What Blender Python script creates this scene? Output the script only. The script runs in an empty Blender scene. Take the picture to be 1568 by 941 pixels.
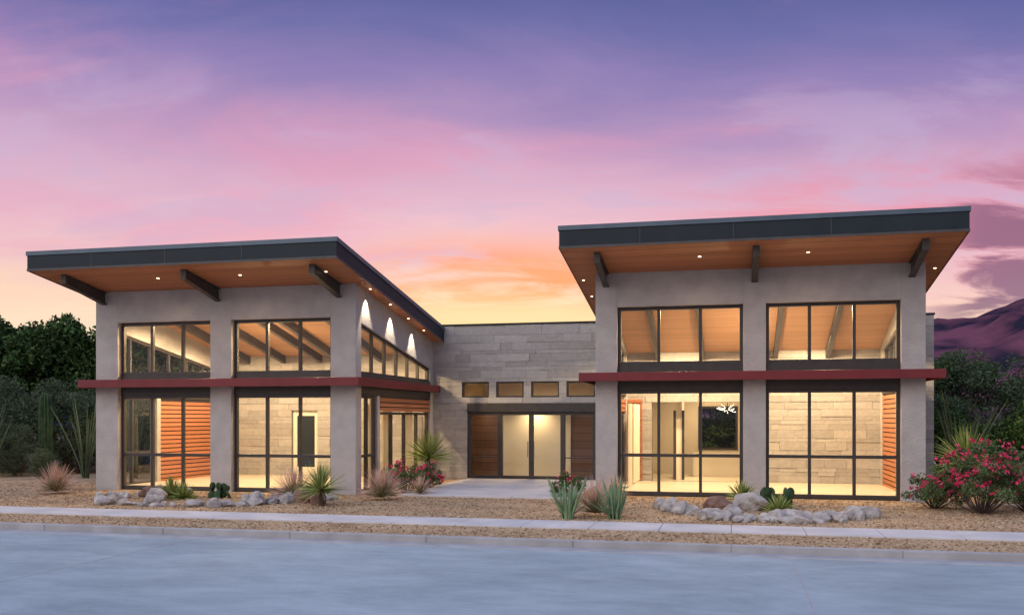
import bpy, math, random
import numpy as np
from mathutils import Vector, Matrix, noise
R = random.Random(7)
D = bpy.data
scene = bpy.context.scene

# ------------------------------------------------------------------ helpers
def link(o, parent=None):
    scene.collection.objects.link(o)
    if parent: o.parent = parent
    return o

def empty(name, loc=(0,0,0)):
    e = D.objects.new(name, None); e.location = loc; e.empty_display_size = .5
    return link(e)

def newmat(name):
    m = D.materials.new(name); m.use_nodes = True
    nt = m.node_tree; b = nt.nodes['Principled BSDF']
    return m, nt, b

def N(nt, t, **kw):
    n = nt.nodes.new(t)
    for k, v in kw.items(): setattr(n, k, v)
    return n

def ramp(nt, stops, interp='LINEAR'):
    r = N(nt, 'ShaderNodeValToRGB'); e = r.color_ramp.elements
    r.color_ramp.interpolation = interp
    while len(e) > 1: e.remove(e[-1])
    e[0].position = stops[0][0]; e[0].color = (*stops[0][1], 1)
    for p, c in stops[1:]:
        x = e.new(p); x.color = (*c, 1)
    return r

def mat_noise(name, c1, c2, scale=3, rough=.8, bump=.0, bscale=60, detail=6, metallic=0, stretch=(1,1,1), dist=.02, p1=.3, p2=.7, spec=.4):
    m, nt, b = newmat(name); L = nt.links.new
    g = N(nt, 'ShaderNodeNewGeometry')
    mp = N(nt, 'ShaderNodeMapping'); mp.inputs['Scale'].default_value = stretch
    L(g.outputs['Position'], mp.inputs['Vector'])
    n = N(nt, 'ShaderNodeTexNoise'); n.inputs['Scale'].default_value = scale; n.inputs['Detail'].default_value = detail
    L(mp.outputs[0], n.inputs['Vector'])
    r = ramp(nt, [(p1, c1), (p2, c2)])
    L(n.outputs['Fac'], r.inputs[0]); L(r.outputs[0], b.inputs['Base Color'])
    b.inputs['Roughness'].default_value = rough; b.inputs['Metallic'].default_value = metallic
    b.inputs['Specular IOR Level'].default_value = spec
    if bump:
        n2 = N(nt, 'ShaderNodeTexNoise'); n2.inputs['Scale'].default_value = bscale; n2.inputs['Detail'].default_value = 4
        L(mp.outputs[0], n2.inputs['Vector'])
        bp = N(nt, 'ShaderNodeBump'); bp.inputs['Strength'].default_value = bump; bp.inputs['Distance'].default_value = dist
        L(n2.outputs['Fac'], bp.inputs['Height']); L(bp.outputs[0], b.inputs['Normal'])
    return m

stucco = mat_noise('stucco', (.38,.35,.335), (.46,.425,.40), 2.2, .9, .9, 24, dist=.035, detail=10)
frame = mat_noise('bronze_frame', (.034,.028,.026), (.048,.040,.036), 4, .45)
fascia = mat_noise('dark_fascia', (.010,.016,.021), (.015,.022,.027), 1.5, .55, spec=.25)
flash = mat_noise('metal_flashing', (.06,.085,.115), (.085,.115,.145), 2, .4, metallic=.2)
redm = mat_noise('red_steel', (.13,.010,.013), (.17,.015,.019), 2, .5)
steel = mat_noise('grey_steel_beam', (.045,.04,.038), (.07,.062,.058), 3, .5)
cream = mat_noise('cream_plaster', (.66,.60,.48), (.72,.66,.54), 1, .9)
floorm = mat_noise('interior_floor', (.62,.56,.44), (.70,.64,.52), 1, .35)
mortar = mat_noise('mortar', (.17,.155,.14), (.21,.195,.18), 8, .95)
conc = mat_noise('sidewalk_concrete', (.47,.435,.41), (.60,.56,.53), 1.2, .85, .2, 60)
kerbm = mat_noise('kerb_concrete', (.30,.285,.275), (.40,.38,.37), 2.5, .85, .2, 60)
jointm = mat_noise('joint_dark', (.12,.115,.11), (.16,.15,.15), 3, .9)
rockw = mat_noise('pale_rock', (.22,.19,.175), (.52,.47,.42), 4, .9, .8, 12, dist=.06)
rockb = mat_noise('brown_rock', (.13,.065,.045), (.27,.16,.12), 4, .9, .8, 12, dist=.06)
bark = mat_noise('bark', (.05,.035,.025), (.10,.07,.05), 10, .95, .5, 30)

def wood(name, c1, c2, axis, period, rough=.5):
    """boards running across; axis = position component that steps from board to board"""
    m, nt, b = newmat(name); L = nt.links.new
    g = N(nt, 'ShaderNodeNewGeometry'); s = N(nt, 'ShaderNodeSeparateXYZ'); L(g.outputs['Position'], s.inputs[0])
    mu = N(nt, 'ShaderNodeMath', operation='MULTIPLY'); L(s.outputs[axis], mu.inputs[0]); mu.inputs[1].default_value = 1/period
    fl = N(nt, 'ShaderNodeMath', operation='FLOOR'); L(mu.outputs[0], fl.inputs[0])
    fr = N(nt, 'ShaderNodeMath', operation='FRACT'); L(mu.outputs[0], fr.inputs[0])
    wn = N(nt, 'ShaderNodeTexWhiteNoise', noise_dimensions='1D'); L(fl.outputs[0], wn.inputs['W'])
    mp = N(nt, 'ShaderNodeMapping'); sc = [12,12,12]; sc[0 if axis != 0 else 1] = .8
    mp.inputs['Scale'].default_value = sc; L(g.outputs['Position'], mp.inputs['Vector'])
    n = N(nt, 'ShaderNodeTexNoise'); n.inputs['Scale'].default_value = 1.5; L(mp.outputs[0], n.inputs['Vector'])
    ad = N(nt, 'ShaderNodeMath', operation='ADD'); L(wn.outputs['Value'], ad.inputs[0]); L(n.outputs['Fac'], ad.inputs[1])
    hf = N(nt, 'ShaderNodeMath', operation='MULTIPLY'); L(ad.outputs[0], hf.inputs[0]); hf.inputs[1].default_value = .5
    r = ramp(nt, [(.2, c1), (.8, c2)]); L(hf.outputs[0], r.inputs[0])
    gp = N(nt, 'ShaderNodeMath', operation='GREATER_THAN'); L(fr.outputs[0], gp.inputs[0]); gp.inputs[1].default_value = .07
    mx = N(nt, 'ShaderNodeMix', data_type='RGBA'); L(gp.outputs[0], mx.inputs['Factor'])
    mx.inputs['A'].default_value = (*[c*.35 for c in c1], 1); L(r.outputs[0], mx.inputs['B'])
    L(mx.outputs['Result'], b.inputs['Base Color']); b.inputs['Roughness'].default_value = rough
    return m
soffit = wood('soffit_cedar', (.38,.15,.065), (.50,.205,.092), 1, .14, .6)
ceilw = wood('ceiling_cedar', (.36,.19,.10), (.47,.26,.14), 1, .14, .6)
slat = wood('slat_cedar', (.34,.12,.05), (.46,.18,.08), 2, .16, .5)
walnut = wood('walnut_panel', (.12,.055,.032), (.17,.082,.05), 2, .3, .5)

def stone_mat():
    m, nt, b = newmat('limestone_block'); L = nt.links.new
    a = N(nt, 'ShaderNodeAttribute', attribute_name='tone')
    g = N(nt, 'ShaderNodeNewGeometry')
    n = N(nt, 'ShaderNodeTexNoise'); n.inputs['Scale'].default_value = 5; n.inputs['Detail'].default_value = 8
    L(g.outputs['Position'], n.inputs['Vector'])
    ad = N(nt, 'ShaderNodeMath', operation='MULTIPLY_ADD'); L(n.outputs['Fac'], ad.inputs[0]); ad.inputs[1].default_value = .6; L(a.outputs['Fac'], ad.inputs[2])
    r = ramp(nt, [(.1,(.25,.235,.22)), (.6,(.35,.33,.31)), (1.2,(.43,.41,.385))]); L(ad.outputs[0], r.inputs[0])
    L(r.outputs[0], b.inputs['Base Color']); b.inputs['Roughness'].default_value = .9
    bp = N(nt, 'ShaderNodeBump'); bp.inputs['Strength'].default_value = .6; bp.inputs['Distance'].default_value = .03
    n2 = N(nt, 'ShaderNodeTexNoise'); n2.inputs['Scale'].default_value = 14; n2.inputs['Detail'].default_value = 6
    L(g.outputs['Position'], n2.inputs['Vector']); L(n2.outputs['Fac'], bp.inputs['Height']); L(bp.outputs[0], b.inputs['Normal'])
    return m
stone = stone_mat()

def glass_mat():
    m = D.materials.new('window_glass'); m.use_nodes = True; nt = m.node_tree; nt.nodes.clear(); L = nt.links.new
    o = N(nt, 'ShaderNodeOutputMaterial'); t = N(nt, 'ShaderNodeBsdfTransparent'); t.inputs[0].default_value = (.94,.92,.88,1)
    gl = N(nt, 'ShaderNodeBsdfGlossy'); gl.inputs['Roughness'].default_value = .02; gl.inputs[0].default_value = (.8,.85,.9,1)
    f = N(nt, 'ShaderNodeFresnel'); f.inputs[0].default_value = 1.5
    mx = N(nt, 'ShaderNodeMixShader'); L(f.outputs[0], mx.inputs[0]); L(t.outputs[0], mx.inputs[1]); L(gl.outputs[0], mx.inputs[2])
    L(mx.outputs[0], o.inputs[0]); return m
glass = glass_mat()
def emis(name, col, s):
    m, nt, b = newmat(name); b.inputs['Emission Color'].default_value = (*col, 1); b.inputs['Emission Strength'].default_value = s
    b.inputs['Base Color'].default_value = (.8,.8,.8,1); return m
lampm = emis('downlight_lens', (1,.8,.5), 6)
chandm = emis('chandelier_lamp', (1,.9,.72), 2.2)

def leafm(name, c1, c2, sc=3):
    m, nt, b = newmat(name); L = nt.links.new
    g = N(nt, 'ShaderNodeNewGeometry'); n = N(nt, 'ShaderNodeTexNoise'); n.inputs['Scale'].default_value = sc
    L(g.outputs['Position'], n.inputs['Vector']); r = ramp(nt, [(.35, c1), (.65, c2)]); L(n.outputs['Fac'], r.inputs[0])
    L(r.outputs[0], b.inputs['Base Color']); b.inputs['Roughness'].default_value = .8; b.inputs['Specular IOR Level'].default_value = .1
    return m
g_dark = [leafm('leaf_dark_%d' % i, c1, c2) for i, (c1, c2) in enumerate([((.014,.034,.010),(.03,.058,.015)), ((.03,.065,.018),(.055,.105,.028)), ((.065,.105,.03),(.10,.155,.05))])]
g_grey = [leafm('leaf_grey_%d' % i, c1, c2) for i, (c1, c2) in enumerate([((.04,.058,.032),(.065,.09,.05)), ((.065,.09,.05),(.095,.125,.07)), ((.095,.125,.065),(.14,.17,.09))])]
g_yuc = [leafm('yucca_green', (.12,.18,.035), (.22,.28,.06), 6), leafm('yucca_pale', (.30,.34,.11), (.42,.44,.16), 6)]
g_tuft = [leafm('tuft_base', (.24,.22,.11), (.36,.31,.17), 6), leafm('tuft_tip', (.56,.33,.25), (.68,.48,.36), 6)]
g_flow = [leafm('flower_red', (.5,.015,.05), (.7,.04,.11), 8), leafm('flower_pink', (.65,.06,.15), (.75,.14,.24), 8)]
g_blue = [leafm('flower_blue', (.05,.06,.28), (.10,.12,.4), 8)]
cact = leafm('cactus_skin', (.03,.055,.025), (.06,.095,.045), 5)
cactb = leafm('cactus_blue_green', (.13,.21,.11), (.22,.31,.17), 5)

class B:
    def __init__(s): s.v=[]; s.f=[]; s.m=[]; s.mats=[]; s.t=[]
    def mi(s, mat):
        if mat not in s.mats: s.mats.append(mat)
        return s.mats.index(mat)
    def box(s, x0,x1,y0,y1,z0,z1, mat, tone=.3):
        i=len(s.v)
        s.v += [(x0,y0,z0),(x1,y0,z0),(x1,y1,z0),(x0,y1,z0),(x0,y0,z1),(x1,y0,z1),(x1,y1,z1),(x0,y1,z1)]
        fs=[(0,3,2,1),(4,5,6,7),(0,1,5,4),(1,2,6,5),(2,3,7,6),(3,0,4,7)]
        s.f += [tuple(i+a for a in q) for q in fs]; s.m += [s.mi(mat)]*6; s.t += [tone]*6
    def polyx(s, x0,x1, pts, mat, fm=None):
        """polygon in YZ (list of (y,z)), extruded x0..x1"""
        i=len(s.v); n=len(pts)
        s.v += [(x0,y,z) for y,z in pts]+[(x1,y,z) for y,z in pts]
        s.f += [tuple(i+k for k in range(n)), tuple(i+n+k for k in reversed(range(n)))]
        s.m += [s.mi(mat)]*2; s.t += [.3]*2
        for k in range(n):
            s.f.append((i+k, i+n+k, i+n+(k+1)%n, i+(k+1)%n)); s.m.append(s.mi(fm[k] if fm and fm[k] else mat)); s.t.append(.3)
    def quad(s, pts, mat):
        i=len(s.v); s.v += list(pts); s.f.append(tuple(range(i,i+len(pts)))); s.m.append(s.mi(mat)); s.t.append(.3)
    def make(s, name, parent=None, bevel=0, smooth=False):
        me = D.meshes.new(name); me.from_pydata(s.v, [], s.f)
        for m in s.mats: me.materials.append(m)
        me.polygons.foreach_set('material_index', s.m)
        a = me.attributes.new('tone', 'FLOAT', 'FACE'); a.data.foreach_set('value', s.t)
        if smooth: me.polygons.foreach_set('use_smooth', [True]*len(s.f))
        me.update(); o = D.objects.new(name, me)
        if bevel:
            bv = o.modifiers.new('bevel','BEVEL'); bv.width = bevel; bv.segments = 2; bv.limit_method='ANGLE'
        return link(o, parent)

def light(name, loc, power, col=(1,.73,.42), kind='SPOT', angle=150, rot=(0,0,0), rad=.07, parent=None, blend=1):
    l = D.lights.new(name, kind); l.energy = power; l.color = col; l.shadow_soft_size = rad
    if kind=='SPOT': l.spot_size = math.radians(angle); l.spot_blend = blend
    o = D.objects.new(name, l); o.location = loc; o.rotation_euler = rot
    return link(o, parent)

bld = empty('modern_stucco_and_stone_building')
SL = .158
YS = 35.0

# ------------------------------------------------------------------ pavilion
def pavilion(tag, cols, Yf, zt, wt, ub, lt, tr, band, bandx, roofx, roofYf, thick, roofYb, doors_right, beamx, ceil_back):
    X0, X1 = cols[0][0], cols[-1][1]
    zs = lambda y: zt + SL*(Yf-y)
    w = B()
    for a,b in cols: w.box(a,b,Yf,Yf+.45,-.1,zt+.02,stucco)
    for i in range(2):
        a,b = cols[i][1], cols[i+1][0]
        w.box(a,b,Yf+.001,Yf+.44,wt,zt+.02,stucco)
    T=.3
    ya, yb = Yf+.45, YS
    ci = lambda y: zs(ya)-.03 + (ceil_back-(zs(ya)-.03))*(y-ya)/(YS-ya)
    for side in (0,1):
        xa,xb = (X0+.002,X0+T) if side==0 else (X1-T,X1-.002)
        ct = lambda y: zs(y)-1.12
        w.polyx(xa,xb,[(ya,ct(ya)),(yb-.4,ct(yb-.4)),(yb-.4,zs(yb-.4)+.05),(ya,zs(ya)+.05)],stucco)
        w.box(xa,xb,yb-.4,yb-.001,-.1,zs(yb)+.05,stucco)
        isdoor = (side==1) == doors_right
        ym = Yf+(1.85 if isdoor else 3.0)
        w.box(xa,xb,ym,ym+.22,-.1,lt-.02,stucco)
        w.box(xa+.001,xb-.001,ya,yb-.4,lt-.02,ub,frame)
    w.make(tag+'_stucco_walls', bld, bevel=.012)
    fr = B(); gl = B(); wd = B()
    def unit(x0,x1,z0,z1,n,tr=None,b=.10):
        y0,y1 = Yf+.2,Yf+.33
        fr.box(x0,x0+b,y0,y1,z0,z1,frame); fr.box(x1-b,x1,y0,y1,z0,z1,frame)
        fr.box(x0+b,x1-b,y0,y1,z1-b,z1,frame); fr.box(x0+b,x1-b,y0,y1,z0,z0+b*1.2,frame)
        for k in range(1,n):
            xm = x0+(x1-x0)*k/n
            fr.box(xm-.045,xm+.045,y0+.004,y1-.004,z0+b*1.2,z1-b,frame)
        if tr: fr.box(x0+b,x1-b,y0+.008,y1-.008,tr-.05,tr+.05,frame)
        gl.quad([(x0+b,y0+.06,z0),(x1-b,y0+.06,z0),(x1-b,y0+.06,z1),(x0+b,y0+.06,z1)],glass)
    for i in range(2):
        a,b = cols[i][1], cols[i+1][0]
        unit(a,b,ub,wt,3); unit(a,b,.02,lt,3,tr)
        fr.box(a,b,Yf+.17,Yf+.40,lt,ub,frame)
    for side in (0,1):
        xa,xb = (X0+.08,X0+.2) if side==0 else (X1-.2,X1-.08)
        xg = (xa+xb)/2
        ct = lambda y: zs(y)-1.12
        y0,y1 = ya,yb-.4
        fr.polyx(xa,xb,[(y0,ct(y0)-.09),(y1,ct(y1)-.09),(y1,ct(y1)),(y0,ct(y0))],frame)
        fr.box(xa,xb,y0,y1,ub,ub+.09,frame)
        n=6
        for k in range(n+1):
            yy = y0+(y1-y0)*k/n
            yy = min(max(yy,y0+.05),y1-.05)
            fr.box(xa+.003,xb-.003,yy-.04,yy+.04,ub+.09,ct(yy)-.08,frame)
        gl.quad([(xg,y0,ub),(xg,y1,ub),(xg,y1,ct(y1)),(xg,y0,ct(y0))],glass)
        isdoor = (side==1) == doors_right
        ym = Yf+(1.85 if isdoor else 3.0)
        for yy in (y0+.05,(y0+ym)/2,ym-.05): fr.box(xa,xb,yy-.045,yy+.045,.02,lt-.02,frame)
        for zz in (.06,tr,lt-.07): fr.box(xa+.004,xb-.004,y0,ym,zz-.045,zz+.045,frame)
        gl.quad([(xg,y0,.02),(xg,ym,.02),(xg,ym,lt-.02),(xg,y0,lt-.02)],glass)
        z0 = 2.62 if isdoor else .0
        zz = z0
        xw0,xw1 = xa-.08,xb+.08
        wd.box(xa,xb,ym+.22,y1,z0+.02,lt-.03,frame)
        while zz+.16 <= lt-.02:
            wd.box(xw0,xw1,ym+.24,y1-.02,zz+.02,zz+.14,slat); zz += .16
        if isdoor:
            nn=4
            for k in range(nn+1):
                yy = ym+.22+(y1-ym-.22)*k/nn; yy=min(max(yy,ym+.28),y1-.06)
                fr.box(xa,xb,yy-.055,yy+.055,.02,2.62,frame)
            fr.box(xa+.004,xb-.004,ym+.22,y1,2.52,2.615,frame); fr.box(xa+.004,xb-.004,ym+.22,y1,.02,.12,frame)
            gl.quad([(xg,ym+.22,.02),(xg,y1,.02),(xg,y1,2.6),(xg,ym+.22,2.6)],glass)
            cu = B(); xs = X1-.75 if side==1 else X0+.75
            for (c0,c1) in ((ym+.6,ym+1.5),(ym+2.3,ym+3.2),(y1-.9,y1-.1)):
                m_=24; pts=[(xs+.05*math.sin(k*1.9), c0+(c1-c0)*k/m_) for k in range(m_+1)]
                for k in range(m_):
                    cu.quad([(pts[k][0],pts[k][1],.12),(pts[k+1][0],pts[k+1][1],.12),(pts[k+1][0],pts[k+1][1],2.9),(pts[k][0],pts[k][1],2.9)],cream)
            cu.make(tag+'_curtains',bld)
    fr.make(tag+'_window_frames', bld, bevel=.006); gl.make(tag+'_glazing', bld); wd.make(tag+'_cedar_slat_panels', bld)
    rb = B(); z0,z1 = band; bx0,bx1 = bandx
    rb.box(bx0,bx1,Yf-.55,Yf-.47,z0,z1,redm); rb.box(bx0,bx0+.08,Yf-.469,YS-.1,z0,z1,redm); rb.box(bx1-.08,bx1,Yf-.469,YS-.1,z0,z1,redm)
    rb.box(bx0+.08,bx1-.08,Yf-.469,Yf-.003,z1-.09,z1-.03,redm)
    rb.box(bx0+.081,X0-.003,Yf-.002,YS-.1,z1-.09,z1-.03,redm); rb.box(X1+.003,bx1-.081,Yf-.002,YS-.1,z1-.09,z1-.03,redm)
    rb.make(tag+'_red_steel_canopy', bld, bevel=.008)
    ro = B(); rx0,rx1 = roofx; t=thick
    ro.polyx(rx0,rx1,[(roofYf,zs(roofYf)),(roofYb,zs(roofYb)),(roofYb,zs(roofYb)+t),(roofYf,zs(roofYf)+t)],fascia,[soffit,None,fascia,None])
    h=.10; p=.03
    zf = zs(roofYf)+t
    ro.box(rx0-p,rx1+p,roofYf-p,roofYf-.001,zf-h,zf+.03,flash)
    for xx0,xx1 in ((rx0-p,rx0-.001),(rx1+.001,rx1+p)):
        ro.polyx(xx0,xx1,[(roofYf,zf-h),(roofYb,zs(roofYb)+t-h),(roofYb,zs(roofYb)+t+.03),(roofYf,zf+.03)],flash)
    ro.box(rx0-.012,rx1+.012,roofYf-.012,roofYf-.001,zs(roofYf)-.03,zs(roofYf)+.035,steel)
    for xx0,xx1 in ((rx0-.012,rx0-.001),(rx1+.001,rx1+.012)):
        ro.polyx(xx0,xx1,[(roofYf,zs(roofYf)-.03),(roofYb,zs(roofYb)-.03),(roofYb,zs(roofYb)+.035),(roofYf,zs(roofYf)+.035)],steel)
    k = rx0+2.3
    while k < rx1-1: 
        ro.box(k-.008,k+.008,roofYf-.005,roofYf-.0005,zs(roofYf)+.04,zf-h,steel); k += 2.55
    ro.make(tag+'_mono_pitch_roof', bld)
    ic = B(); ic.polyx(X0+T+.002,X1-T-.002,[(ya-.002,ci(ya)),(YS-.065,ci(YS)),(YS-.065,ci(YS)+.05),(ya-.002,ci(ya)+.05)],ceilw)
    ic.make(tag+'_cedar_ceiling', bld)
    be = B(); hh=.40
    for bx in beamx:
        yo = roofYf+.55
        lo = lambda y: zs(y)-hh
        be.polyx(bx-.02,bx+.02,[(yo,zs(yo)-.26),(Yf,lo(Yf)),(Yf,zs(Yf)),(yo,zs(yo))],steel)
        be.polyx(bx-.09,bx+.09,[(yo-.01,zs(yo)-.29),(Yf,lo(Yf)-.03),(Yf,lo(Yf)),(yo-.01,zs(yo)-.26)],steel)
        be.polyx(bx-.09,bx+.09,[(yo-.01,zs(yo)-.03),(Yf,zs(Yf)-.03),(Yf,zs(Yf)-.002),(yo-.01,zs(yo)-.002)],steel)
        be.box(bx-.09,bx+.09,yo-.03,yo-.011,zs(yo)-.29,zs(yo)-.002,steel)
    m1=(beamx[0]+beamx[1])/2; m2=(beamx[1]+beamx[2])/2
    for bx in (m1+.5, beamx[1], m2+.5, m1-1.1, m2-1.3):
        be.polyx(bx-.08,bx+.08,[(Yf+.46,ci(Yf+.46)-.30),(YS-.07,ci(YS)-.30),(YS-.07,ci(YS)-.002),(Yf+.46,ci(Yf+.46)-.002)],steel)
    be.make(tag+'_steel_beams', bld)
    dl = B()
    def disc(x,y,r=.045,f=zs):
        z=f(y)-.006; n=12; sl=(f(y)-f(y+1))
        dl.quad([(x+r*math.cos(-2*math.pi*q/n),y+r*math.sin(-2*math.pi*q/n),z-sl*r*math.sin(-2*math.pi*q/n)) for q in range(n)],lampm)
    W = X1-X0
    for q in range(4):
        x = rx0+.9+ (rx1-rx0-1.8)*q/3
        if abs(x-(beamx[1]))<.3: x+=.5
        disc(x, Yf-1.25)
        if q in (1,2): light('soffit_spot',(x,Yf-1.25,zs(Yf-1.25)-.03),50,angle=140,parent=bld,rad=.04)
    for ys_ in (Yf+.6,Yf+2.4,Yf+4.2,Yf+5.9):
        for xx in (rx0+.22, rx1-.22): disc(xx,ys_,.04)
    for yy in (Yf+1.9,Yf+4.3):
        for q in range(4):
            x = X0+1.2+(W-2.4)*q/3; disc(x,yy,.055,ci)
    for yy in (Yf+2.0,Yf+4.4):
        for q in range(2):
            x = X0+W*(.26+.48*q)
            light('interior_spot',(x,yy,ci(yy)-.35),LP,angle=172,parent=bld,blend=.3,rad=.12)
    light('ceiling_fill',(X0+W*.5,Yf+3.2,3.4),330,angle=168,parent=bld,blend=1,rad=.1,rot=(math.pi,0,0))  # added fill to brighten the cedar ceiling; no fixture hangs here
    dl.make(tag+'_downlight_lenses', bld)
    fl = B(); fl.box(X0+.01,X1-.01,Yf+.34,YS-.05,-.1,.06,floorm); fl.make(tag+'_floor', bld)
    return zs
LP = 900
zsL = pavilion('west_pavilion', [(-20.89,-20.05),(-16.59,-15.83),(-12.35,-11.49)], 27.2, 6.63, 5.60, 3.82, 3.16, 1.18,
         (3.41,3.67), (-21.16,-11.17), (-21.44,-11.03), 24.7, .55, 34.93, True, (-20.55,-16.3,-12.05), 4.95)
zsR = pavilion('east_pavilion', [(-4.11,-3.44),(.34,1.0),(4.77,5.43)], 28.6, 6.88, 5.83, 4.03, 3.26, 1.26,
         (3.53,3.79), (-4.55,5.86), (-4.80,6.01), 26.1, .59, 36.6, False, (-3.78,.67,5.05), 4.85)

for yy in (28.0,30.2,32.4):
    light('wall_washer',(-11.49+.22,yy,zsL(yy)-.06),260,angle=62,parent=bld,rad=.03,col=(1,.84,.62),rot=(0,math.radians(12),0),blend=.5)

# ------------------------------------------------------------------ stone wing
def stone_wall(name, x0,x1,z0,z1,y,ops,depth=.35):
    b = B()
    xs = sorted({x0,x1,*[o[0] for o in ops],*[o[1] for o in ops]}); zk = sorted({z0,z1,*[o[2] for o in ops],*[o[3] for o in ops]})
    for i in range(len(xs)-1):
        for j in range(len(zk)-1):
            cx,cz=(xs[i]+xs[i+1])/2,(zk[j]+zk[j+1])/2
            if any(o[0]<cx<o[1] and o[2]<cz<o[3] for o in ops): continue
            b.box(xs[i],xs[i+1],y,y+depth,zk[j],zk[j+1],mortar)
    rows=[]
    for a,c in zip(zk[:-1],zk[1:]):
        z=a
        while z < c-1e-4:
            h = R.choice([.14,.2,.2,.27,.3]); 
            if c-(z+h) < .12: h=c-z
            rows.append((z,z+h)); z+=h
    for (a,c) in rows:
        segs=[(x0,x1)]
        for o in ops:
            if o[2] < (a+c)/2 < o[3]:
                ns=[]
                for s,e in segs:
                    if o[0]>s: ns.append((s,min(e,o[0])))
                    if o[1]<e: ns.append((max(s,o[1]),e))
                segs=[q for q in ns if q[1]-q[0]>.01]
        for s,e in segs:
            x=s
            while x<e-1e-4:
                l=R.uniform(.45,1.5)
                if e-(x+l)<.35: l=e-x
                pr=R.uniform(.025,.055)
                b.box(x+.003,x+l-.003,y-pr,y-.001,a+.003,c-.003,stone,R.uniform(0,.45)); x+=l
    return b.make(name,bld)
clere = [(-10.31+1.388*i,-10.31+1.388*i+1.10,3.21,3.82) for i in range(4)]
door = [(-10.09,-4.99,.0,2.98)]
inner = [(-2.9,.6,.05,3.0),(-17.6,-16.45,.05,2.72)]
stone_wall('limestone_wall',-21.2,6.9,-.1,6.02,YS,clere+door+inner)
cp=B(); cp.box(-11.4,6.93,YS-.07,YS+.4,6.021,6.09,fascia)
cp.make('parapet_coping',bld)
ef=B(); eg=B()
for a,b_,z0,z1 in clere:
    ef.box(a,a+.06,YS+.03,YS+.14,z0,z1,frame); ef.box(b_-.06,b_,YS+.03,YS+.14,z0,z1,frame)
    ef.box(a+.06,b_-.06,YS+.03,YS+.14,z0,z0+.06,frame); ef.box(a+.06,b_-.06,YS+.03,YS+.14,z1-.06,z1,frame)
    eg.quad([(a,YS+.08,z0),(b_,YS+.08,z0),(b_,YS+.08,z1),(a,YS+.08,z1)],glass)
ef.box(-10.09,-4.99,YS-.07,YS+.2,2.64,2.98,frame)
for i in range(5):
    x=-10.02+1.24*i; ef.box(x-.09,x+.09,YS+.02,YS+.16,.06,2.64,frame)
ef.box(-10.0,-5.0,YS+.022,YS+.158,.06,.17,frame); ef.box(-10.0,-5.0,YS+.024,YS+.156,2.52,2.639,frame)
ef.box(-9.93,-8.87,YS+.05,YS+.12,.86,.90,frame); ef.box(-6.21,-5.0,YS+.05,YS+.12,.86,.90,frame)
for x in (-7.66,-7.42): ef.box(x-.015,x+.015,YS-.03,YS-.005,.9,1.5,flash)
eg.quad([(-10.09,YS+.09,.06),(-4.99,YS+.09,.06),(-4.99,YS+.09,2.64),(-10.09,YS+.09,2.64)],glass)
ef.make('entry_door_frames',bld,bevel=.005); eg.make('entry_glazing',bld)
# rear rooms
rr=B(); yb=39.6
rr.box(-21.2,6.9,YS+.35,yb,-.1,.055,floorm)
rr.box(-21.2,6.9,YS+.35,yb,4.35,4.6,soffit)
rr.box(-21.2,6.9,YS+.35,yb+.2,4.601,5.6,stucco)
wx0,wx1=-1.35,.25
for a,b_,z0,z1 in ((-21.2,wx0,0,4.35),(wx1,6.9,0,4.35),(wx0,wx1,0,1.1),(wx0,wx1,2.9,4.35)):
    rr.box(a,b_,yb,yb+.2,z0,z1,cream)
for x in (-21.2,-15.6,-10.9,-4.4,1.4,6.7): rr.box(x,x+.2,YS+.36,yb-.001,.056,4.349,cream)
rr.make('rear_room_shell',bld)
ri=B()
for a,b_ in ((-10.6,-8.95),(-6.2,-4.5)):
    ri.box(a,b_,YS+1.3,YS+1.4,.06,3.1,walnut)
ri.box(-8.95,-6.2,YS+1.25,YS+1.35,.06,3.1,cream)
ri.box(-2.05,-1.85,YS+.9,YS+2.6,.06,4.3,cream)
for xx in (-2.16,-1.845): ri.box(xx,xx+.1,YS+.84,YS+.895,.06,2.7,frame)
ri.box(-1.5,1.2,yb-1.6,yb-.9,.06,.95,cream); ri.box(-1.55,1.25,yb-1.65,yb-.85,.951,1.0,floorm)
for x in (wx0+.04,wx1-.04): ri.box(x-.04,x+.04,yb-.05,yb+.06,1.1,2.9,frame)
for z in (1.14,2.86): ri.box(wx0,wx1,yb-.04,yb+.05,z-.04,z+.04,frame)
ri.box(-17.6,-17.42,YS+.1,YS+.2,.06,2.72,cream); ri.box(-16.63,-16.45,YS+.1,YS+.2,.06,2.72,cream); ri.box(-17.42,-16.63,YS+.1,YS+.2,2.5,2.72,cream); ri.box(-17.42,-16.63,YS+.1,YS+.2,.06,.4,cream)
ri.box(-17.42,-16.63,YS+.14,YS+.16,.4,2.5,fascia)
z=.1
while z<3.1: ri.box(-3.8,-3.25,YS-.12,YS-.065,z,z+.13,slat); z+=.16
ri.make('rear_room_fittings',bld)
# twig chandelier
ch=B(); cx,cy,cz=-.15,37.3,2.72
ch.box(cx-.012,cx+.012,cy-.012,cy+.012,cz,4.35,frame)
for i in range(14):
    a=i*.45; p=Vector((cx,cy,cz)); d=Vector((math.cos(a),math.sin(a),R.uniform(-.25,.7)))
    for k in range(3):
        q=p+d*.12; s_=Vector((0,0,.008)); mt=frame if k==0 else chandm
        ch.quad([tuple(p-s_),tuple(q-s_),tuple(q+s_),tuple(p+s_)],mt)
        t_=Vector((-d.y,d.x,0)).normalized()*.008; ch.quad([tuple(p-t_),tuple(q-t_),tuple(q+t_),tuple(p+t_)],mt)
        p=q; d=Vector((d.x+R.uniform(-.6,.6),d.y+R.uniform(-.6,.6),d.z+R.uniform(-.4,.5)))
    ch.box(p.x-.014,p.x+.014,p.y-.014,p.y+.014,p.z-.014,p.z+.014,chandm)
ch.make('twig_chandelier',bld)
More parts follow.
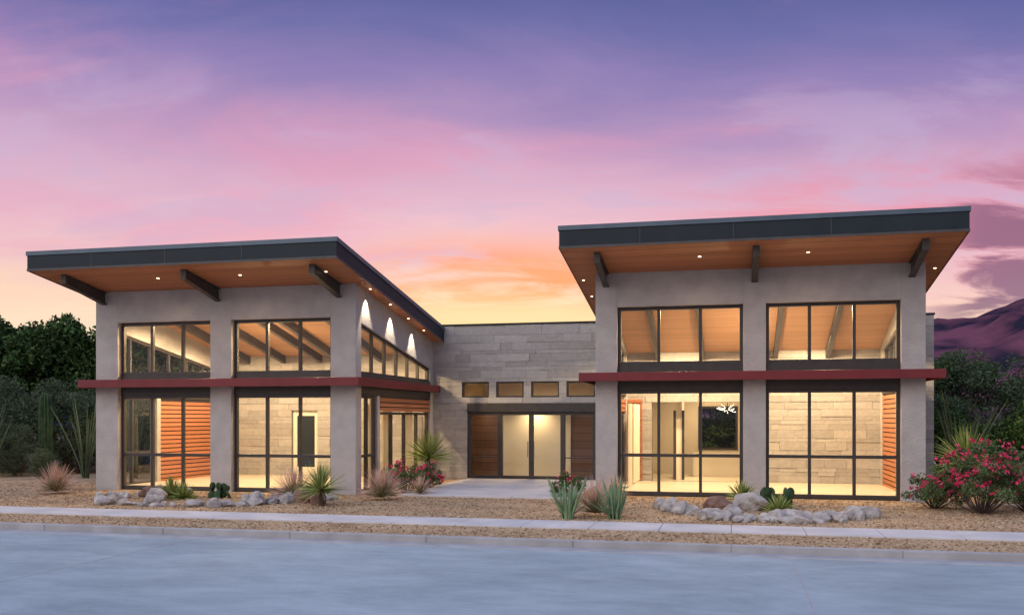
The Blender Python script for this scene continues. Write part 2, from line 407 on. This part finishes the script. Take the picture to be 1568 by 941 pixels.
for x,y,p in ((-7.6,YS+.75,200),(-9.6,YS+.75,40),(-5.6,YS+.75,14),(-.9,YS+2.6,560)):
    light('room_spot',(x,y,2.95 if -9.9<x<-5 else 4.2),p,angle=160,parent=bld)
light('clerestory_spot',(-7.6,YS+2.4,4.0),330,angle=174,parent=bld)

# ------------------------------------------------------------------ ground, road, pavements
def gravel_mat(name, c1,c2,c3, scale=26):
    m, nt, b = newmat(name); L=nt.links.new
    g=N(nt,'ShaderNodeNewGeometry'); v=N(nt,'ShaderNodeTexVoronoi'); v.inputs['Scale'].default_value=scale; L(g.outputs['Position'],v.inputs['Vector'])
    s=N(nt,'ShaderNodeSeparateColor'); L(v.outputs['Color'],s.inputs[0])
    n=N(nt,'ShaderNodeTexNoise'); n.inputs['Scale'].default_value=.9; n.inputs['Detail'].default_value=6; L(g.outputs['Position'],n.inputs['Vector'])
    a=N(nt,'ShaderNodeMath',operation='MULTIPLY_ADD'); L(s.outputs[0],a.inputs[0]); a.inputs[1].default_value=.6; L(n.outputs['Fac'],a.inputs[2])
    r=ramp(nt,[(.35,c1),(.75,c2),(1.1,c3)]); L(a.outputs[0],r.inputs[0]); L(r.outputs[0],b.inputs['Base Color'])
    bp=N(nt,'ShaderNodeBump'); bp.invert=True; bp.inputs['Strength'].default_value=.9; bp.inputs['Distance'].default_value=.03
    L(v.outputs['Distance'],bp.inputs['Height']); L(bp.outputs[0],b.inputs['Normal']); b.inputs['Roughness'].default_value=.95
    return m
gravel = gravel_mat('tan_gravel',(.18,.10,.042),(.38,.235,.115),(.55,.38,.22))
gd=B(); S=1800
gd.quad([(-S,18.0,0),(S,18.0,0),(S,S,0),(-S,S,0)],gravel)
gd.quad([(-S,-S,-.3),(S,-S,-.3),(S,2,-.3),(-S,2,-.3)],gravel)
gd.make('ground')
def road_mat():
    m,nt,b=newmat('road_concrete'); L=nt.links.new
    g=N(nt,'ShaderNodeNewGeometry'); mp=N(nt,'ShaderNodeMapping'); mp.inputs['Scale'].default_value=(.55,1,1); L(g.outputs['Position'],mp.inputs['Vector'])
    n=N(nt,'ShaderNodeTexNoise'); n.inputs['Scale'].default_value=1.0; n.inputs['Detail'].default_value=15; n.inputs['Roughness'].default_value=.78; n.inputs['Distortion'].default_value=.35; L(mp.outputs[0],n.inputs['Vector'])
    nb=N(nt,'ShaderNodeTexNoise'); nb.inputs['Scale'].default_value=.22; nb.inputs['Detail'].default_value=3; L(g.outputs['Position'],nb.inputs['Vector'])
    av=N(nt,'ShaderNodeMath',operation='MULTIPLY_ADD'); L(nb.outputs['Fac'],av.inputs[0]); av.inputs[1].default_value=.35
    ha=N(nt,'ShaderNodeMath',operation='MULTIPLY'); L(n.outputs['Fac'],ha.inputs[0]); ha.inputs[1].default_value=.65; L(ha.outputs[0],av.inputs[2])
    r=ramp(nt,[(.36,(.24,.28,.285)),(.5,(.315,.36,.365)),(.64,(.40,.45,.455))]); L(av.outputs[0],r.inputs[0]); L(r.outputs[0],b.inputs['Base Color'])
    n2=N(nt,'ShaderNodeTexNoise'); n2.inputs['Scale'].default_value=45; n2.inputs['Detail'].default_value=6; L(g.outputs['Position'],n2.inputs['Vector'])
    bp=N(nt,'ShaderNodeBump'); bp.inputs['Strength'].default_value=.8; bp.inputs['Distance'].default_value=.012; L(n2.outputs['Fac'],bp.inputs['Height']); L(bp.outputs[0],b.inputs['Normal'])
    b.inputs['Roughness'].default_value=.88
    b.inputs['Specular IOR Level'].default_value=.12
    return m
rd=B(); rd.quad([(-300,-8,-.12),(300,-8,-.12),(300,17.35,-.12),(-300,17.35,-.12)],road_mat()); 
rd.make('road')
j=B()
for x in range(-60,61,12): j.box(x+1.05-.01,x+1.05+.01,-8,17.3,-.121,-.1165,kerbm)
j.make('road_joints')
kb=B()
kb.box(-300,300,17.35,17.8,-.3,-.108,kerbm)
x=-60.
while x<60: kb.box(x+.004,x+2.996,17.801,17.98,-.3,.025,kerbm); x+=3
kb.box(-60,60,17.82,17.97,-.3,.02,kerbm)
kb.make('kerb',bevel=.015)
sw=B(); x=-63.
while x<60: sw.box(x+.006,x+1.494,19.8,21.15,-.1,.035,conc); x+=1.5
sw.box(-60,60,19.82,21.13,-.1,.026,jointm)
sw.make('sidewalk',bevel=.01)
ep=B()
for i in range(3):
    for k in range(4):
        ep.box(-10.05+1.82*i,-10.05+1.82*(i+1)-.012,27.0+2*k,min(27.0+2*(k+1)-.012,34.9),-.05,.055,conc)
ep.make('entry_path',bevel=.01)
def pebbles(name,n,x0,x1,y0,y1,smin,smax,mats):
    rg=np.random.default_rng(5); V=[];F=[];M=[]
    base=np.array([(1,0,0),(0,1,0),(-1,0,0),(0,-1,0),(0,0,.8)])
    for i in range(n):
        x=rg.uniform(x0,x1); y=rg.uniform(y0,y1)
        if -10.1<x<-4.5 and y>26.9: continue
        if 19.7<y<21.25: continue
        if y>27 and (-21<x<-11.4): continue
        if y>28.4 and (-4.2<x<5.5): continue
        s=rg.uniform(smin,smax); a=rg.uniform(0,6.3); c,sn=math.cos(a),math.sin(a)
        k=len(V)
        for b in base:
            q=b*s*rg.uniform(.6,1.2,3); V.append((x+q[0]*c-q[1]*sn,y+q[0]*sn+q[1]*c,q[2]+.002))
        F+=[(k,k+1,k+4),(k+1,k+2,k+4),(k+2,k+3,k+4),(k+3,k,k+4)]; M+=[int(rg.integers(0,len(mats)))]*4
    me=D.meshes.new(name); me.from_pydata(V,[],F); [me.materials.append(m) for m in mats]; me.polygons.foreach_set('material_index',M); link(D.objects.new(name,me))
pm=[leafm('pebble_a',(.15,.09,.045),(.26,.16,.085)),leafm('pebble_b',(.42,.30,.18),(.56,.42,.27)),leafm('pebble_c',(.28,.17,.09),(.40,.26,.145))]
pebbles('gravel',34000,-26,13,18.0,30,.012,.042,pm)

# ------------------------------------------------------------------ rocks
def rock(b, x,y,sx,sy,sz,mat,seed):
    import bmesh
    bm=bmesh.new(); bmesh.ops.create_icosphere(bm,subdivisions=3,radius=1)
    rr_=random.Random(seed); ang=rr_.uniform(0,6.3); off=Vector((rr_.uniform(0,99),)*3)
    planes=[(Vector((rr_.gauss(0,1),rr_.gauss(0,1),rr_.gauss(0,1))).normalized(),rr_.uniform(.55,.85)) for _ in range(10)]
    i=len(b.v)
    for v in bm.verts:
        p=v.co.copy()
        for n_,d_ in planes:
            e=p.dot(n_)-d_
            if e>0: p-=n_*e*.95
        p*=1+.16*noise.noise(p*2+off)+.08*noise.noise(p*6+off)
        q=Matrix.Rotation(ang,3,'Z')@Vector((p.x*sx,p.y*sy,p.z*sz))
        b.v.append((x+q.x,y+q.y,q.z+sz*.4))
    for f in bm.faces: b.f.append(tuple(i+v.index for v in f.verts)); b.m.append(b.mi(mat)); b.t.append(.3)
    bm.free()
def ring(name,pts,brown):
    b=B(); k=0
    for (x,y) in pts:
        for q in range(3):
            k+=1; s=R.uniform(.09,.19) if R.random()<.75 else R.uniform(.19,.27)
            rock(b,x+R.uniform(-.3,.3),y+R.uniform(-.28,.28),s*R.uniform(.9,1.6),s,s*R.uniform(.6,1.05),rockw,k*13+len(pts))
    for (x,y,s,mt) in brown: rock(b,x,y,s*1.3,s,s*.8,mt,int(x*10)+77)
    b.make(name,smooth=False)
pts=[(-15.3+2.7*math.cos(a),24.1+1.75*math.sin(a)) for a in [math.radians(q) for q in range(120,390,13)]]
pts+=[(-12.7+.5*i,24.6+.35*i) for i in range(3)]
ring('rock_border',pts,[(-17.4,25.2,.34,rockb),(-16.3,23.8,.34,rockw),(-15.9,23.3,.26,rockw),(-16.9,24.7,.25,rockw)])
pts=[(.9+2.45*math.cos(a),25.7+3.5*math.sin(a)) for a in [math.radians(q) for q in list(range(180,361,8))]]
pts+=[(.2,23.2),(1.6,23.2)]
ring('rock_border',pts,[(-.35,24.7,.34,rockb),(.45,24.9,.42,rockw),(.0,24.0,.25,rockw)])
b=B(); rock(b,-11.75,24.3,.42,.36,.34,rockb,5); rock(b,-11.2,23.9,.3,.25,.25,rockb,9); rock(b,-12.2,24.0,.25,.2,.2,rockw,19); b.make('boulders')

# ------------------------------------------------------------------ plants
def blades(b,x,y,z,n,L,wid,mats,up0=.0,up1=1.35,droop=.25,tip=None,rg=R):
    for i in range(n):
        az=rg.uniform(0,6.283); el=rg.uniform(up0,up1); l=L*rg.uniform(.7,1.05)
        d=Vector((math.cos(az)*math.cos(el),math.sin(az)*math.cos(el),math.sin(el)))
        side=d.cross(Vector((0,0,1))).normalized()
        side=(Matrix.Rotation(rg.uniform(-1,1),3,d)@side)*wid
        p=Vector((x,y,z)); ps=[]; seg=4
        for k in range(seg+1):
            t=k/seg; q=p+d*l*t-Vector((0,0,1))*droop*l*t*t*math.cos(el)
            if q.z<.02: q.z=.02
            w=side*(1-t)**.6 if k<seg else side*.08
            ps.append((q-w,q+w))
        m=rg.choice(mats) if tip is None else None
        for k in range(seg):
            mt = m or (tip if k>=2 else mats[0])
            b.quad([tuple(ps[k][0]),tuple(ps[k][1]),tuple(ps[k+1][1]),tuple(ps[k+1][0])],mt)
def tuft(x,y,L,name='red_tipped_grass',n=460):
    b=B(); blades(b,x,y,.08,n,L,.011,[g_tuft[0]],.12,1.5,.12,tip=g_tuft[1]); b.make(name)
def yucca(x,y,L,h=.15,name='yucca_plant',n=230,w=.022):
    b=B(); blades(b,x,y,h+.02,n,L,w,g_yuc,-.4,1.5,.05)
    i=len(b.v); m_=8
    for k in range(m_):
        a=6.283*k/m_; b.v+= [(x+.09*math.cos(a),y+.09*math.sin(a),0),(x+.06*math.cos(a),y+.06*math.sin(a),h+.1)]
    for k in range(m_): b.f.append((i+2*k,i+2*((k+1)%m_),i+2*((k+1)%m_)+1,i+2*k+1)); b.m.append(b.mi(bark)); b.t.append(0)
    b.make(name)
tuft(-20.9,25.3,1.0); tuft(-12.5,25.0,1.0); tuft(-10.0,25.6,1.02); tuft(-3.25,22.6,.95,n=340)
tuft(-9.4,27.3,.65,n=200); tuft(-3.4,27.6,.7,n=200)
yucca(-16.5,24.9,.62,.05); yucca(-15.9,24.6,.5,.02); yucca(-10.9,23.4,.85,.42,w=.018); yucca(-10.35,31.0,1.05,1.0,n=300)
yucca(.3,26.9,.58,.1); yucca(1.15,24.1,.5,.03); yucca(6.55,28.8,1.1,1.15,n=300)
def pad(b,c,r,ax,mat):
    i=len(b.v); nu,nv=10,6
    rot=Matrix.Rotation(ax[0],3,'Z')@Matrix.Rotation(ax[1],3,'Y')
    for v in range(nv+1):
        ph=math.pi*v/nv-math.pi/2
        for u in range(nu):
            th=6.283*u/nu; p=rot@Vector((r*.22*math.cos(th)*math.cos(ph), r*.8*math.sin(th)*math.cos(ph), r*math.sin(ph)+r*.9))
            b.v.append((c[0]+p.x,c[1]+p.y,c[2]+p.z))
    for v in range(nv):
        for u in range(nu):
            b.f.append((i+v*nu+u,i+v*nu+(u+1)%nu,i+(v+1)*nu+(u+1)%nu,i+(v+1)*nu+u)); b.m.append(b.mi(mat)); b.t.append(0)
    t=rot@Vector((0,0,r*1.8))
    return (c[0]+t.x,c[1]+t.y,c[2]+t.z)
def pear(x,y,s=1):
    b=B()
    for i in range(7):
        t=pad(b,(x+R.uniform(-.35,.35)*s,y+R.uniform(-.25,.25)*s,-.02),.14*s*R.uniform(.9,1.2),(R.uniform(0,3.1),R.uniform(-.5,.5)),cact)
        for k in range(R.choice([1,2,2])): 
            t2=pad(b,t,.115*s,(R.uniform(0,3.1),R.uniform(-.7,.7)),cact)
    b.make('prickly_pear_cactus',smooth=True)
pear(-15.0,25.1,1.05); pear(1.2,25.4,1.25)
def stems(b,x,y,n,h,lean0,lean1,r0,r1,mat,spread=.12):
    for i in range(n):
        a=R.uniform(0,6.283); lean=R.uniform(lean0,lean1); l=h*R.uniform(.6,1.05); bx,by=x+spread*math.cos(a),y+spread*math.sin(a); r=R.uniform(r0,r1)
        ix=len(b.v); seg=6; nn=6
        for k in range(seg+1):
            t=k/seg; rr2=r*(1.1-.1*t) if k<seg else r*.3
            cx=bx+math.cos(a)*lean*l*(t**1.3); cy=by+math.sin(a)*lean*l*(t**1.3); cz=l*t*(1-.15*lean)
            for u in range(nn): b.v.append((cx+rr2*math.cos(1.047*u),cy+rr2*math.sin(1.047*u),cz))
        for k in range(seg):
            for u in range(nn): b.f.append((ix+k*nn+u,ix+k*nn+(u+1)%nn,ix+(k+1)*nn+(u+1)%nn,ix+(k+1)*nn+u)); b.m.append(b.mi(mat)); b.t.append(0)
def spears(x,y,n,h,name='slipper_cactus'):
    b=B(); stems(b,x,y,n,h,.05,.5,.018,.03,cactb)
    blades(b,x,y,.02,60,h*.75,.02,[cactb],.5,1.45,.05)
    b.make(name,smooth=True)
spears(-3.8,21.8,16,1.1); spears(-2.7,22.0,18,1.05)
for (x,y,h) in ((-25.2,32.2,3.7),(-23.4,32.8,3.4),(-29.9,31.8,3.6),(-28.9,31.2,3.2),(7.4,33.5,3.3)):
    b=B(); stems(b,x,y,18,h,.05,.42,.018,.03,g_grey[1],.1); b.make('ocotillo_plant',smooth=True)

def leafcloud(V,F,M,centers,rad,n,size,nm,rg,zmin=.03,wt=None,flat=.75,asp=.5):
    c=centers[rg.integers(0,len(centers),n)]
    d=rg.normal(size=(n,3)); d/=np.linalg.norm(d,axis=1)[:,None]; rr_=rad*rg.uniform(.25,1,n)**.5
    p=c[:,:3]+d*rr_[:,None]*c[:,3:4]*np.array([1,1,flat]); 
    nrm=rg.normal(size=(n,3)); nrm/=np.linalg.norm(nrm,axis=1)[:,None]
    a=np.cross(nrm,rg.normal(size=(n,3))); a/=np.linalg.norm(a,axis=1)[:,None]; bb=np.cross(nrm,a)
    s=size*rg.uniform(.6,1.2,n)[:,None]
    keep=p[:,2]>zmin; p,a,bb,s=p[keep],a[keep],bb[keep],s[keep]
    k=len(V)
    q=np.stack([p-a*s,p-bb*s*asp,p+a*s,p+bb*s*asp],1).reshape(-1,3)
    V.extend(map(tuple,q)); m=len(p)
    F.extend([(k+4*i,k+4*i+1,k+4*i+2,k+4*i+3) for i in range(m)])
    M.extend((rg.choice(nm,m,p=wt)).tolist())
def tube(V,F,M,p0,p1,r0,r1,mi,n=7):
    p0,p1=Vector(p0),Vector(p1); d=(p1-p0).normalized(); u=d.orthogonal().normalized(); w=d.cross(u); k=len(V)
    for p,r in ((p0,r0),(p1,r1)):
        for i in range(n): V.append(tuple(p+u*r*math.cos(6.283*i/n)+w*r*math.sin(6.283*i/n)))
    for i in range(n): F.append((k+i,k+(i+1)%n,k+n+(i+1)%n,k+n+i)); M.append(mi)
def tree(name,x,y,h,r,mats,nleaf,size,seed,low=.25,nc=34,flat=.8,asp=.5):
    rg=np.random.default_rng(seed); V=[];F=[];M=[]
    ml=mats+[bark]
    top=h*low; tube(V,F,M,(0,0,-.1),(rg.normal()*.1,0,top),.16,.11,len(ml)-1)
    cen=[]
    for i in range(nc):
        a=rg.uniform(0,6.283); zz=rg.uniform(0,1); rr_=r*math.sqrt(max(0.05,1-(zz*1.9-.75)**2*.75))*rg.uniform(.35,1)
        cz=h*low*.8+(h*(1-low*.8)-.3)*zz
        cen.append((rr_*math.cos(a),rr_*math.sin(a),cz,rg.uniform(.6,1.25)))
        if i%2==0:
            mid=(cen[-1][0]*.45,cen[-1][1]*.45,top+(cz-top)*.4)
            tube(V,F,M,(0,0,top*.9),mid,.07,.045,len(ml)-1,5); tube(V,F,M,mid,cen[-1][:3],.045,.015,len(ml)-1,5)
    leafcloud(V,F,M,np.array(cen),r*.34,nleaf,size,len(mats),rg,flat=flat,asp=asp)
    me=D.meshes.new(name); me.from_pydata(V,[],F); [me.materials.append(m) for m in ml]; me.polygons.foreach_set('material_index',M)
    o=D.objects.new(name,me); o.location=(x,y,0); return link(o)
def treecopy(o,x,y,s,rot):
    c=D.objects.new(o.name.split('.')[0],o.data); c.location=(x,y,0); c.scale=(s,s,s); c.rotation_euler=(0,0,rot); return link(c)
t1=tree('evergreen_tree',-32.5,39,7.4,3.1,g_dark,26000,.13,1,nc=44)
t2=tree('evergreen_tree',-28.2,40,7.1,2.8,g_dark,22000,.13,2,nc=40)
treecopy(t1,-37.5,41,1.0,2); treecopy(t2,-35.2,37,1.03,1); treecopy(t1,-42.5,40,.9,4); treecopy(t2,-25.5,42,1.0,3); treecopy(t1,-30,44,1.05,5); treecopy(t2,-23.5,43.5,.95,5)
t3=tree('feathery_acacia_tree',-31.5,34.2,4.6,2.1,g_grey,22000,.10,3,.12,50,asp=.16)
treecopy(t3,-28.8,35.5,.95,2); treecopy(t3,-34.5,35.5,1.1,4); treecopy(t3,-25.6,36.5,.95,1); treecopy(t3,-23.4,36.5,.85,3); treecopy(t3,-22.6,35.2,.6,5); treecopy(t3,-28.9,32.6,.5,5); treecopy(t3,-26.6,31.5,.28,1)
t4=tree('mesquite_tree',9.3,42,4.9,2.6,[g_grey[0],g_dark[1],g_grey[1]],22000,.10,4,.2,40,asp=.3)
treecopy(t4,13.5,43,1.05,2); treecopy(t4,17.5,41,1.0,4); treecopy(t4,7.2,45,1.0,1); treecopy(t4,22,44,1.1,3); treecopy(t4,-.8,44,.95,2)
t5=tree('evergreen_shrub',10.6,36.5,2.9,1.7,g_dark,20000,.09,5,.1,36)
treecopy(t5,13.6,37,1.05,2); treecopy(t5,7.9,38.5,.9,4); treecopy(t5,16.5,36,1.0,1); treecopy(t5,-.4,41.8,.9,3)
def shrub(name,x,y,r,h,nl,nf,seed,fm=g_flow,fs=.042,lm=None,nc=30):
    rg=np.random.default_rng(seed); V=[];F=[];M=[]; lm=lm or [g_dark[2],g_grey[2]]; ml=lm+fm+[bark]
    cen=[]
    for i in range(nc):
        a=rg.uniform(0,6.283); q=r*math.sqrt(rg.uniform(0,1)); z=h*(.2+.68*rg.uniform(0,1)*(1-(q/r)**2*.5)); cen.append((q*math.cos(a),q*math.sin(a),z,rg.uniform(.5,1.1)))
        tube(V,F,M,(q*.15*math.cos(a),q*.15*math.sin(a),0),cen[-1][:3],.015,.007,len(ml)-1,4)
    C=np.array(cen)
    leafcloud(V,F,M,C,min(r,.8)*.34,nl,.045,len(lm),rg)
    fc=[]
    for i in range(int(nf/9)):
        c=C[rg.integers(0,len(C))]; d=rg.normal(size=3); d/=np.linalg.norm(d); d[2]=abs(d[2]); p=c[:3]+d*min(r,.8)*.42*c[3]; fc.append((*p,rg.uniform(.5,1.3)))
    M2=[];leafcloud(V,F,M2,np.array(fc),.06,nf,fs,len(fm),rg)
    M.extend([m+len(lm) for m in M2])
    me=D.meshes.new(name); me.from_pydata(V,[],F); [me.materials.append(m) for m in ml]; me.polygons.foreach_set('material_index',M)
    o=D.objects.new(name,me); o.location=(x,y,0); link(o)
shrub('flowering_bougainvillea',6.15,25.5,1.25,2.2,7500,2100,11,nc=50)
shrub('flowering_bougainvillea',5.25,26.6,.7,1.15,2400,600,12)
shrub('flowering_bougainvillea',7.5,26.3,1.1,1.9,4500,1200,15,nc=40)
shrub('flowering_bougainvillea',-10.1,28.0,.65,1.2,2400,700,13)
shrub('flowering_bougainvillea',-10.0,29.8,.5,1.0,1500,450,14)
shrub('flowering_bougainvillea',-4.85,27.7,.5,.85,1500,200,16)
shrub('blue_flowering_sage',-27.6,35,1.3,3.6,3500,300,17,fm=g_blue,fs=.05,lm=g_grey)
def saguaro(x,y,h,r):
    V=[];F=[];M=[]
    nn=48
    pts=[((0,0,h*t),s_) for t,s_ in ((0,.85),(.3,1),(.6,1.05),(.88,1))]+[((0,0,h*.95),.85),((0,0,h*.985),.55),((0,0,h),.12)]
    for j_,(p,rs) in enumerate(pts):
        for i in range(nn):
            a=6.283*i/nn; q=r*rs*(1+.16*math.cos(12*a)); V.append((p[0]+q*math.cos(a),p[1]+q*math.sin(a),p[2]))
    for j_ in range(len(pts)-1):
        for i in range(nn): F.append((j_*nn+i,j_*nn+(i+1)%nn,(j_+1)*nn+(i+1)%nn,(j_+1)*nn+i)); M.append(0)
    me=D.meshes.new('saguaro_cactus'); me.from_pydata(V,[],F); me.materials.append(cact); o=D.objects.new('saguaro_cactus',me); o.location=(x,y,0); link(o)
saguaro(-27.9,33.2,3.45,.24)
gw=B(); gw.box(-60,-21.8,46,46.25,0,1.2,stucco); gw.make('garden_wall',bevel=.02)
gw=B(); gw.box(9.6,40,34.0,34.25,0,.75,stucco); gw.make('garden_wall',bevel=.02)

# ------------------------------------------------------------------ mountains
def mountains():
    V=[];F=[]; nx,ny=260,60; xs=np.linspace(-900,1300,nx); ys=np.linspace(500,1500,ny)
    pts=[(-900,20),(-500,25),(-200,18),(0,30),(60,50),(105,74),(140,84),(177,93),(215,99),(251,112),(300,122),(420,100),(600,130),(900,90),(1300,60)]
    px=[p[0] for p in pts]; pz=[p[1] for p in pts]
    for j_,y in enumerate(ys):
        sh=max(0,1-abs(y-900)/400)**1.0
        for x in xs:
            xx=x*900/max(y,700) if y<900 else x
            h=np.interp(xx,px,pz)*sh
            h*=1+.25*noise.fractal(Vector((x*.012,y*.012,0)),1,2,5)*(1-sh*.75)
            h+=9*noise.fractal(Vector((x*.025,y*.025,3)),1,2,6)*min(1,sh*3)*(1 if abs(y-900)>30 else .4)
            V.append((x,y,h-2))
    for j_ in range(ny-1):
        for i in range(nx-1): k=j_*nx+i; F.append((k,k+1,k+nx+1,k+nx))
    me=D.meshes.new('mountains'); me.from_pydata(V,[],F)
    me.polygons.foreach_set('use_smooth',[True]*len(F))
    me.materials.append(mat_noise('mountain_rock_lit_patches',(.025,.02,.035),(.17,.06,.085),.022,1,.0,detail=10,p1=.4,p2=.62,spec=0)); link(D.objects.new('mountains',me))  # pinkish lit patches are painted into the rock colour
mountains()

# ------------------------------------------------------------------ world
w=D.worlds.new('World'); scene.world=w; w.use_nodes=True; nt=w.node_tree; nt.nodes.clear(); L=nt.links.new
def M_(op,a,b=None,c=None,clamp=False):
    n=N(nt,'ShaderNodeMath',operation=op); n.use_clamp=clamp
    for i,v in enumerate((a,b,c)):
        if v is None: continue
        if isinstance(v,(int,float)): n.inputs[i].default_value=v
        else: L(v,n.inputs[i])
    return n.outputs[0]
def srgb(r,g,b): return tuple(((c/255)/12.92 if c/255<=.04045 else ((c/255+.055)/1.055)**2.4) for c in (r,g,b))
tc=N(nt,'ShaderNodeTexCoord'); sp=N(nt,'ShaderNodeSeparateXYZ'); L(tc.outputs['Generated'],sp.inputs[0])
X,Y,Z=sp.outputs
lat=M_('ADD',M_('MULTIPLY',X,.9731),M_('MULTIPLY',Y,.2306))
fwd=M_('ADD',M_('MULTIPLY',X,-.2306),M_('MULTIPLY',Y,.9731))
den=M_('ADD',M_('MAXIMUM',Z,0),.22)
u=M_('DIVIDE',lat,den); v=M_('DIVIDE',fwd,den)
cb=N(nt,'ShaderNodeCombineXYZ'); L(u,cb.inputs[0]); L(v,cb.inputs[1])
mp=N(nt,'ShaderNodeMapping'); L(cb.outputs[0],mp.inputs[0]); mp.inputs['Rotation'].default_value=(0,0,math.radians(-22)); mp.inputs['Scale'].default_value=(.8,1.5,1)
def noi(scale,detail,rough,dist,off=0):
    m2=N(nt,'ShaderNodeMapping'); L(mp.outputs[0],m2.inputs[0]); m2.inputs['Location'].default_value=(off,off*.7,0)
    n=N(nt,'ShaderNodeTexNoise'); L(m2.outputs[0],n.inputs['Vector']); n.inputs['Scale'].default_value=scale; n.inputs['Detail'].default_value=detail; n.inputs['Roughness'].default_value=rough; n.inputs['Distortion'].default_value=dist
    return n.outputs['Fac']
n1=noi(.8,5,.5,.3,1.3); n2=noi(2.6,10,.6,.5,6.1); n3=noi(1.5,9,.58,.4,11.7); n4=noi(5.5,8,.6,.3,2.9)
right=M_('MAXIMUM',lat,0)
zz=M_('ADD',Z,M_('MULTIPLY',M_('SUBTRACT',n1,.5),.08))
zz=M_('ADD',zz,M_('MULTIPLY',M_('SUBTRACT',n2,.5),.06))
zz=M_('ADD',zz,M_('MULTIPLY',M_('SUBTRACT',n4,.5),.02))
zz=M_('ADD',zz,M_('MULTIPLY',right,.09))
base=ramp(nt,[(0,srgb(210,165,165)),(.09,srgb(253,226,196)),(.125,srgb(252,214,190)),(.16,srgb(242,200,198)),(.20,srgb(233,190,204)),(.255,srgb(214,172,200)),(.30,srgb(184,150,192)),(.345,srgb(146,128,182)),(.39,srgb(108,108,168)),(.43,srgb(82,92,152)),(.6,srgb(75,92,155)),(.75,srgb(108,128,184)),(1,srgb(124,150,200))])
L(zz,base.inputs[0])
def mix(f,a,b,bt='MIX'):
    n=N(nt,'ShaderNodeMix',data_type='RGBA',blend_type=bt)
    if isinstance(f,(int,float)): n.inputs['Factor'].default_value=f
    else: L(f,n.inputs['Factor'])
    for k,s in (('A',a),('B',b)):
        if isinstance(s,tuple): n.inputs[k].default_value=(*s,1)
        else: L(s,n.inputs[k])
    return n.outputs['Result']
def sstep(x,a,b):
    n=N(nt,'ShaderNodeMapRange',interpolation_type='SMOOTHSTEP'); L(x,n.inputs[0]); n.inputs[1].default_value=a; n.inputs[2].default_value=b; return n.outputs[0]
col=base.outputs[0]
pk=M_('MULTIPLY',sstep(n3,.44,.66),M_('MULTIPLY',sstep(Z,.46,.28),sstep(Z,.10,.18)))
col=mix(M_('MULTIPLY',pk,.5),col,srgb(232,156,184))
gp=M_('MULTIPLY',sstep(n2,.50,.36),M_('MULTIPLY',sstep(Z,.13,.19),sstep(Z,.36,.28)))
col=mix(M_('MULTIPLY',gp,.35),col,srgb(190,175,212))
pr=M_('MULTIPLY',sstep(n2,.38,.58),M_('MULTIPLY',sstep(lat,.10,.34),M_('MULTIPLY',sstep(Z,.27,.20),sstep(Z,.09,.16))))
col=mix(M_('MULTIPLY',pr,.7),col,srgb(242,135,150))
glow=M_('MULTIPLY',sstep(fwd,.965,.995),M_('MULTIPLY',M_('MULTIPLY',sstep(Z,.22,.155),sstep(Z,.105,.14)),sstep(n2,.36,.54)))
col=mix(M_('MULTIPLY',glow,1.0),col,srgb(255,156,96))
g2=M_('MULTIPLY',sstep(fwd,.90,.97),M_('MULTIPLY',M_('MULTIPLY',sstep(Z,.18,.14),sstep(Z,.11,.13)),sstep(n4,.46,.6)))
col=mix(M_('MULTIPLY',g2,.5),col,srgb(255,165,120))
yl=M_('MULTIPLY',sstep(fwd,.95,.99),sstep(Z,.15,.10))
col=mix(M_('MULTIPLY',yl,.75),col,srgb(255,222,160))
dk=M_('MULTIPLY',sstep(n2,.42,.56),M_('MULTIPLY',sstep(lat,.38,.45),sstep(Z,.26,.19)))
col=mix(M_('MULTIPLY',dk,.8),col,srgb(120,88,125))
back=ramp(nt,[(0,srgb(195,185,185)),(.12,srgb(212,195,200)),(.35,srgb(168,172,200)),(1,srgb(124,150,200))]); L(Z,back.inputs[0])
col=mix(sstep(fwd,.45,-.1),col,back.outputs[0])
sky=N(nt,'ShaderNodeTexSky',sky_type='NISHITA'); sky.sun_disc=False; sky.sun_elevation=math.radians(1.5); sky.sun_rotation=math.radians(-13)
bg1=N(nt,'ShaderNodeBackground'); L(col,bg1.inputs[0]); L(M_('ADD',1.0,M_('MULTIPLY',sstep(Z,.5,.8),1.2)),bg1.inputs[1])
bg2=N(nt,'ShaderNodeBackground'); L(sky.outputs[0],bg2.inputs[0]); bg2.inputs[1].default_value=.01
ad=N(nt,'ShaderNodeAddShader'); L(bg1.outputs[0],ad.inputs[0]); L(bg2.outputs[0],ad.inputs[1])
wo=N(nt,'ShaderNodeOutputWorld'); L(ad.outputs[0],wo.inputs[0])

s=D.lights.new('dusk_fill','SUN'); s.energy=1.5; s.angle=math.radians(50); s.color=(1,.93,.86)  # added soft fill from the camera side, lifts the facade at dusk
so=D.objects.new('dusk_fill',s); so.rotation_euler=(math.radians(58),0,math.radians(-28)); link(so)

# ------------------------------------------------------------------ camera
cam=D.cameras.new('camera'); co=D.objects.new('camera',cam); link(co)
cam.sensor_width=36; cam.lens=32.56; cam.shift_y=.108; cam.clip_end=6000
co.location=(0,0,2.4); co.rotation_euler=(math.radians(90),0,math.radians(13.33))
scene.camera=co
scene.view_settings.view_transform='Standard'; scene.view_settings.look='None'; scene.view_settings.exposure=0
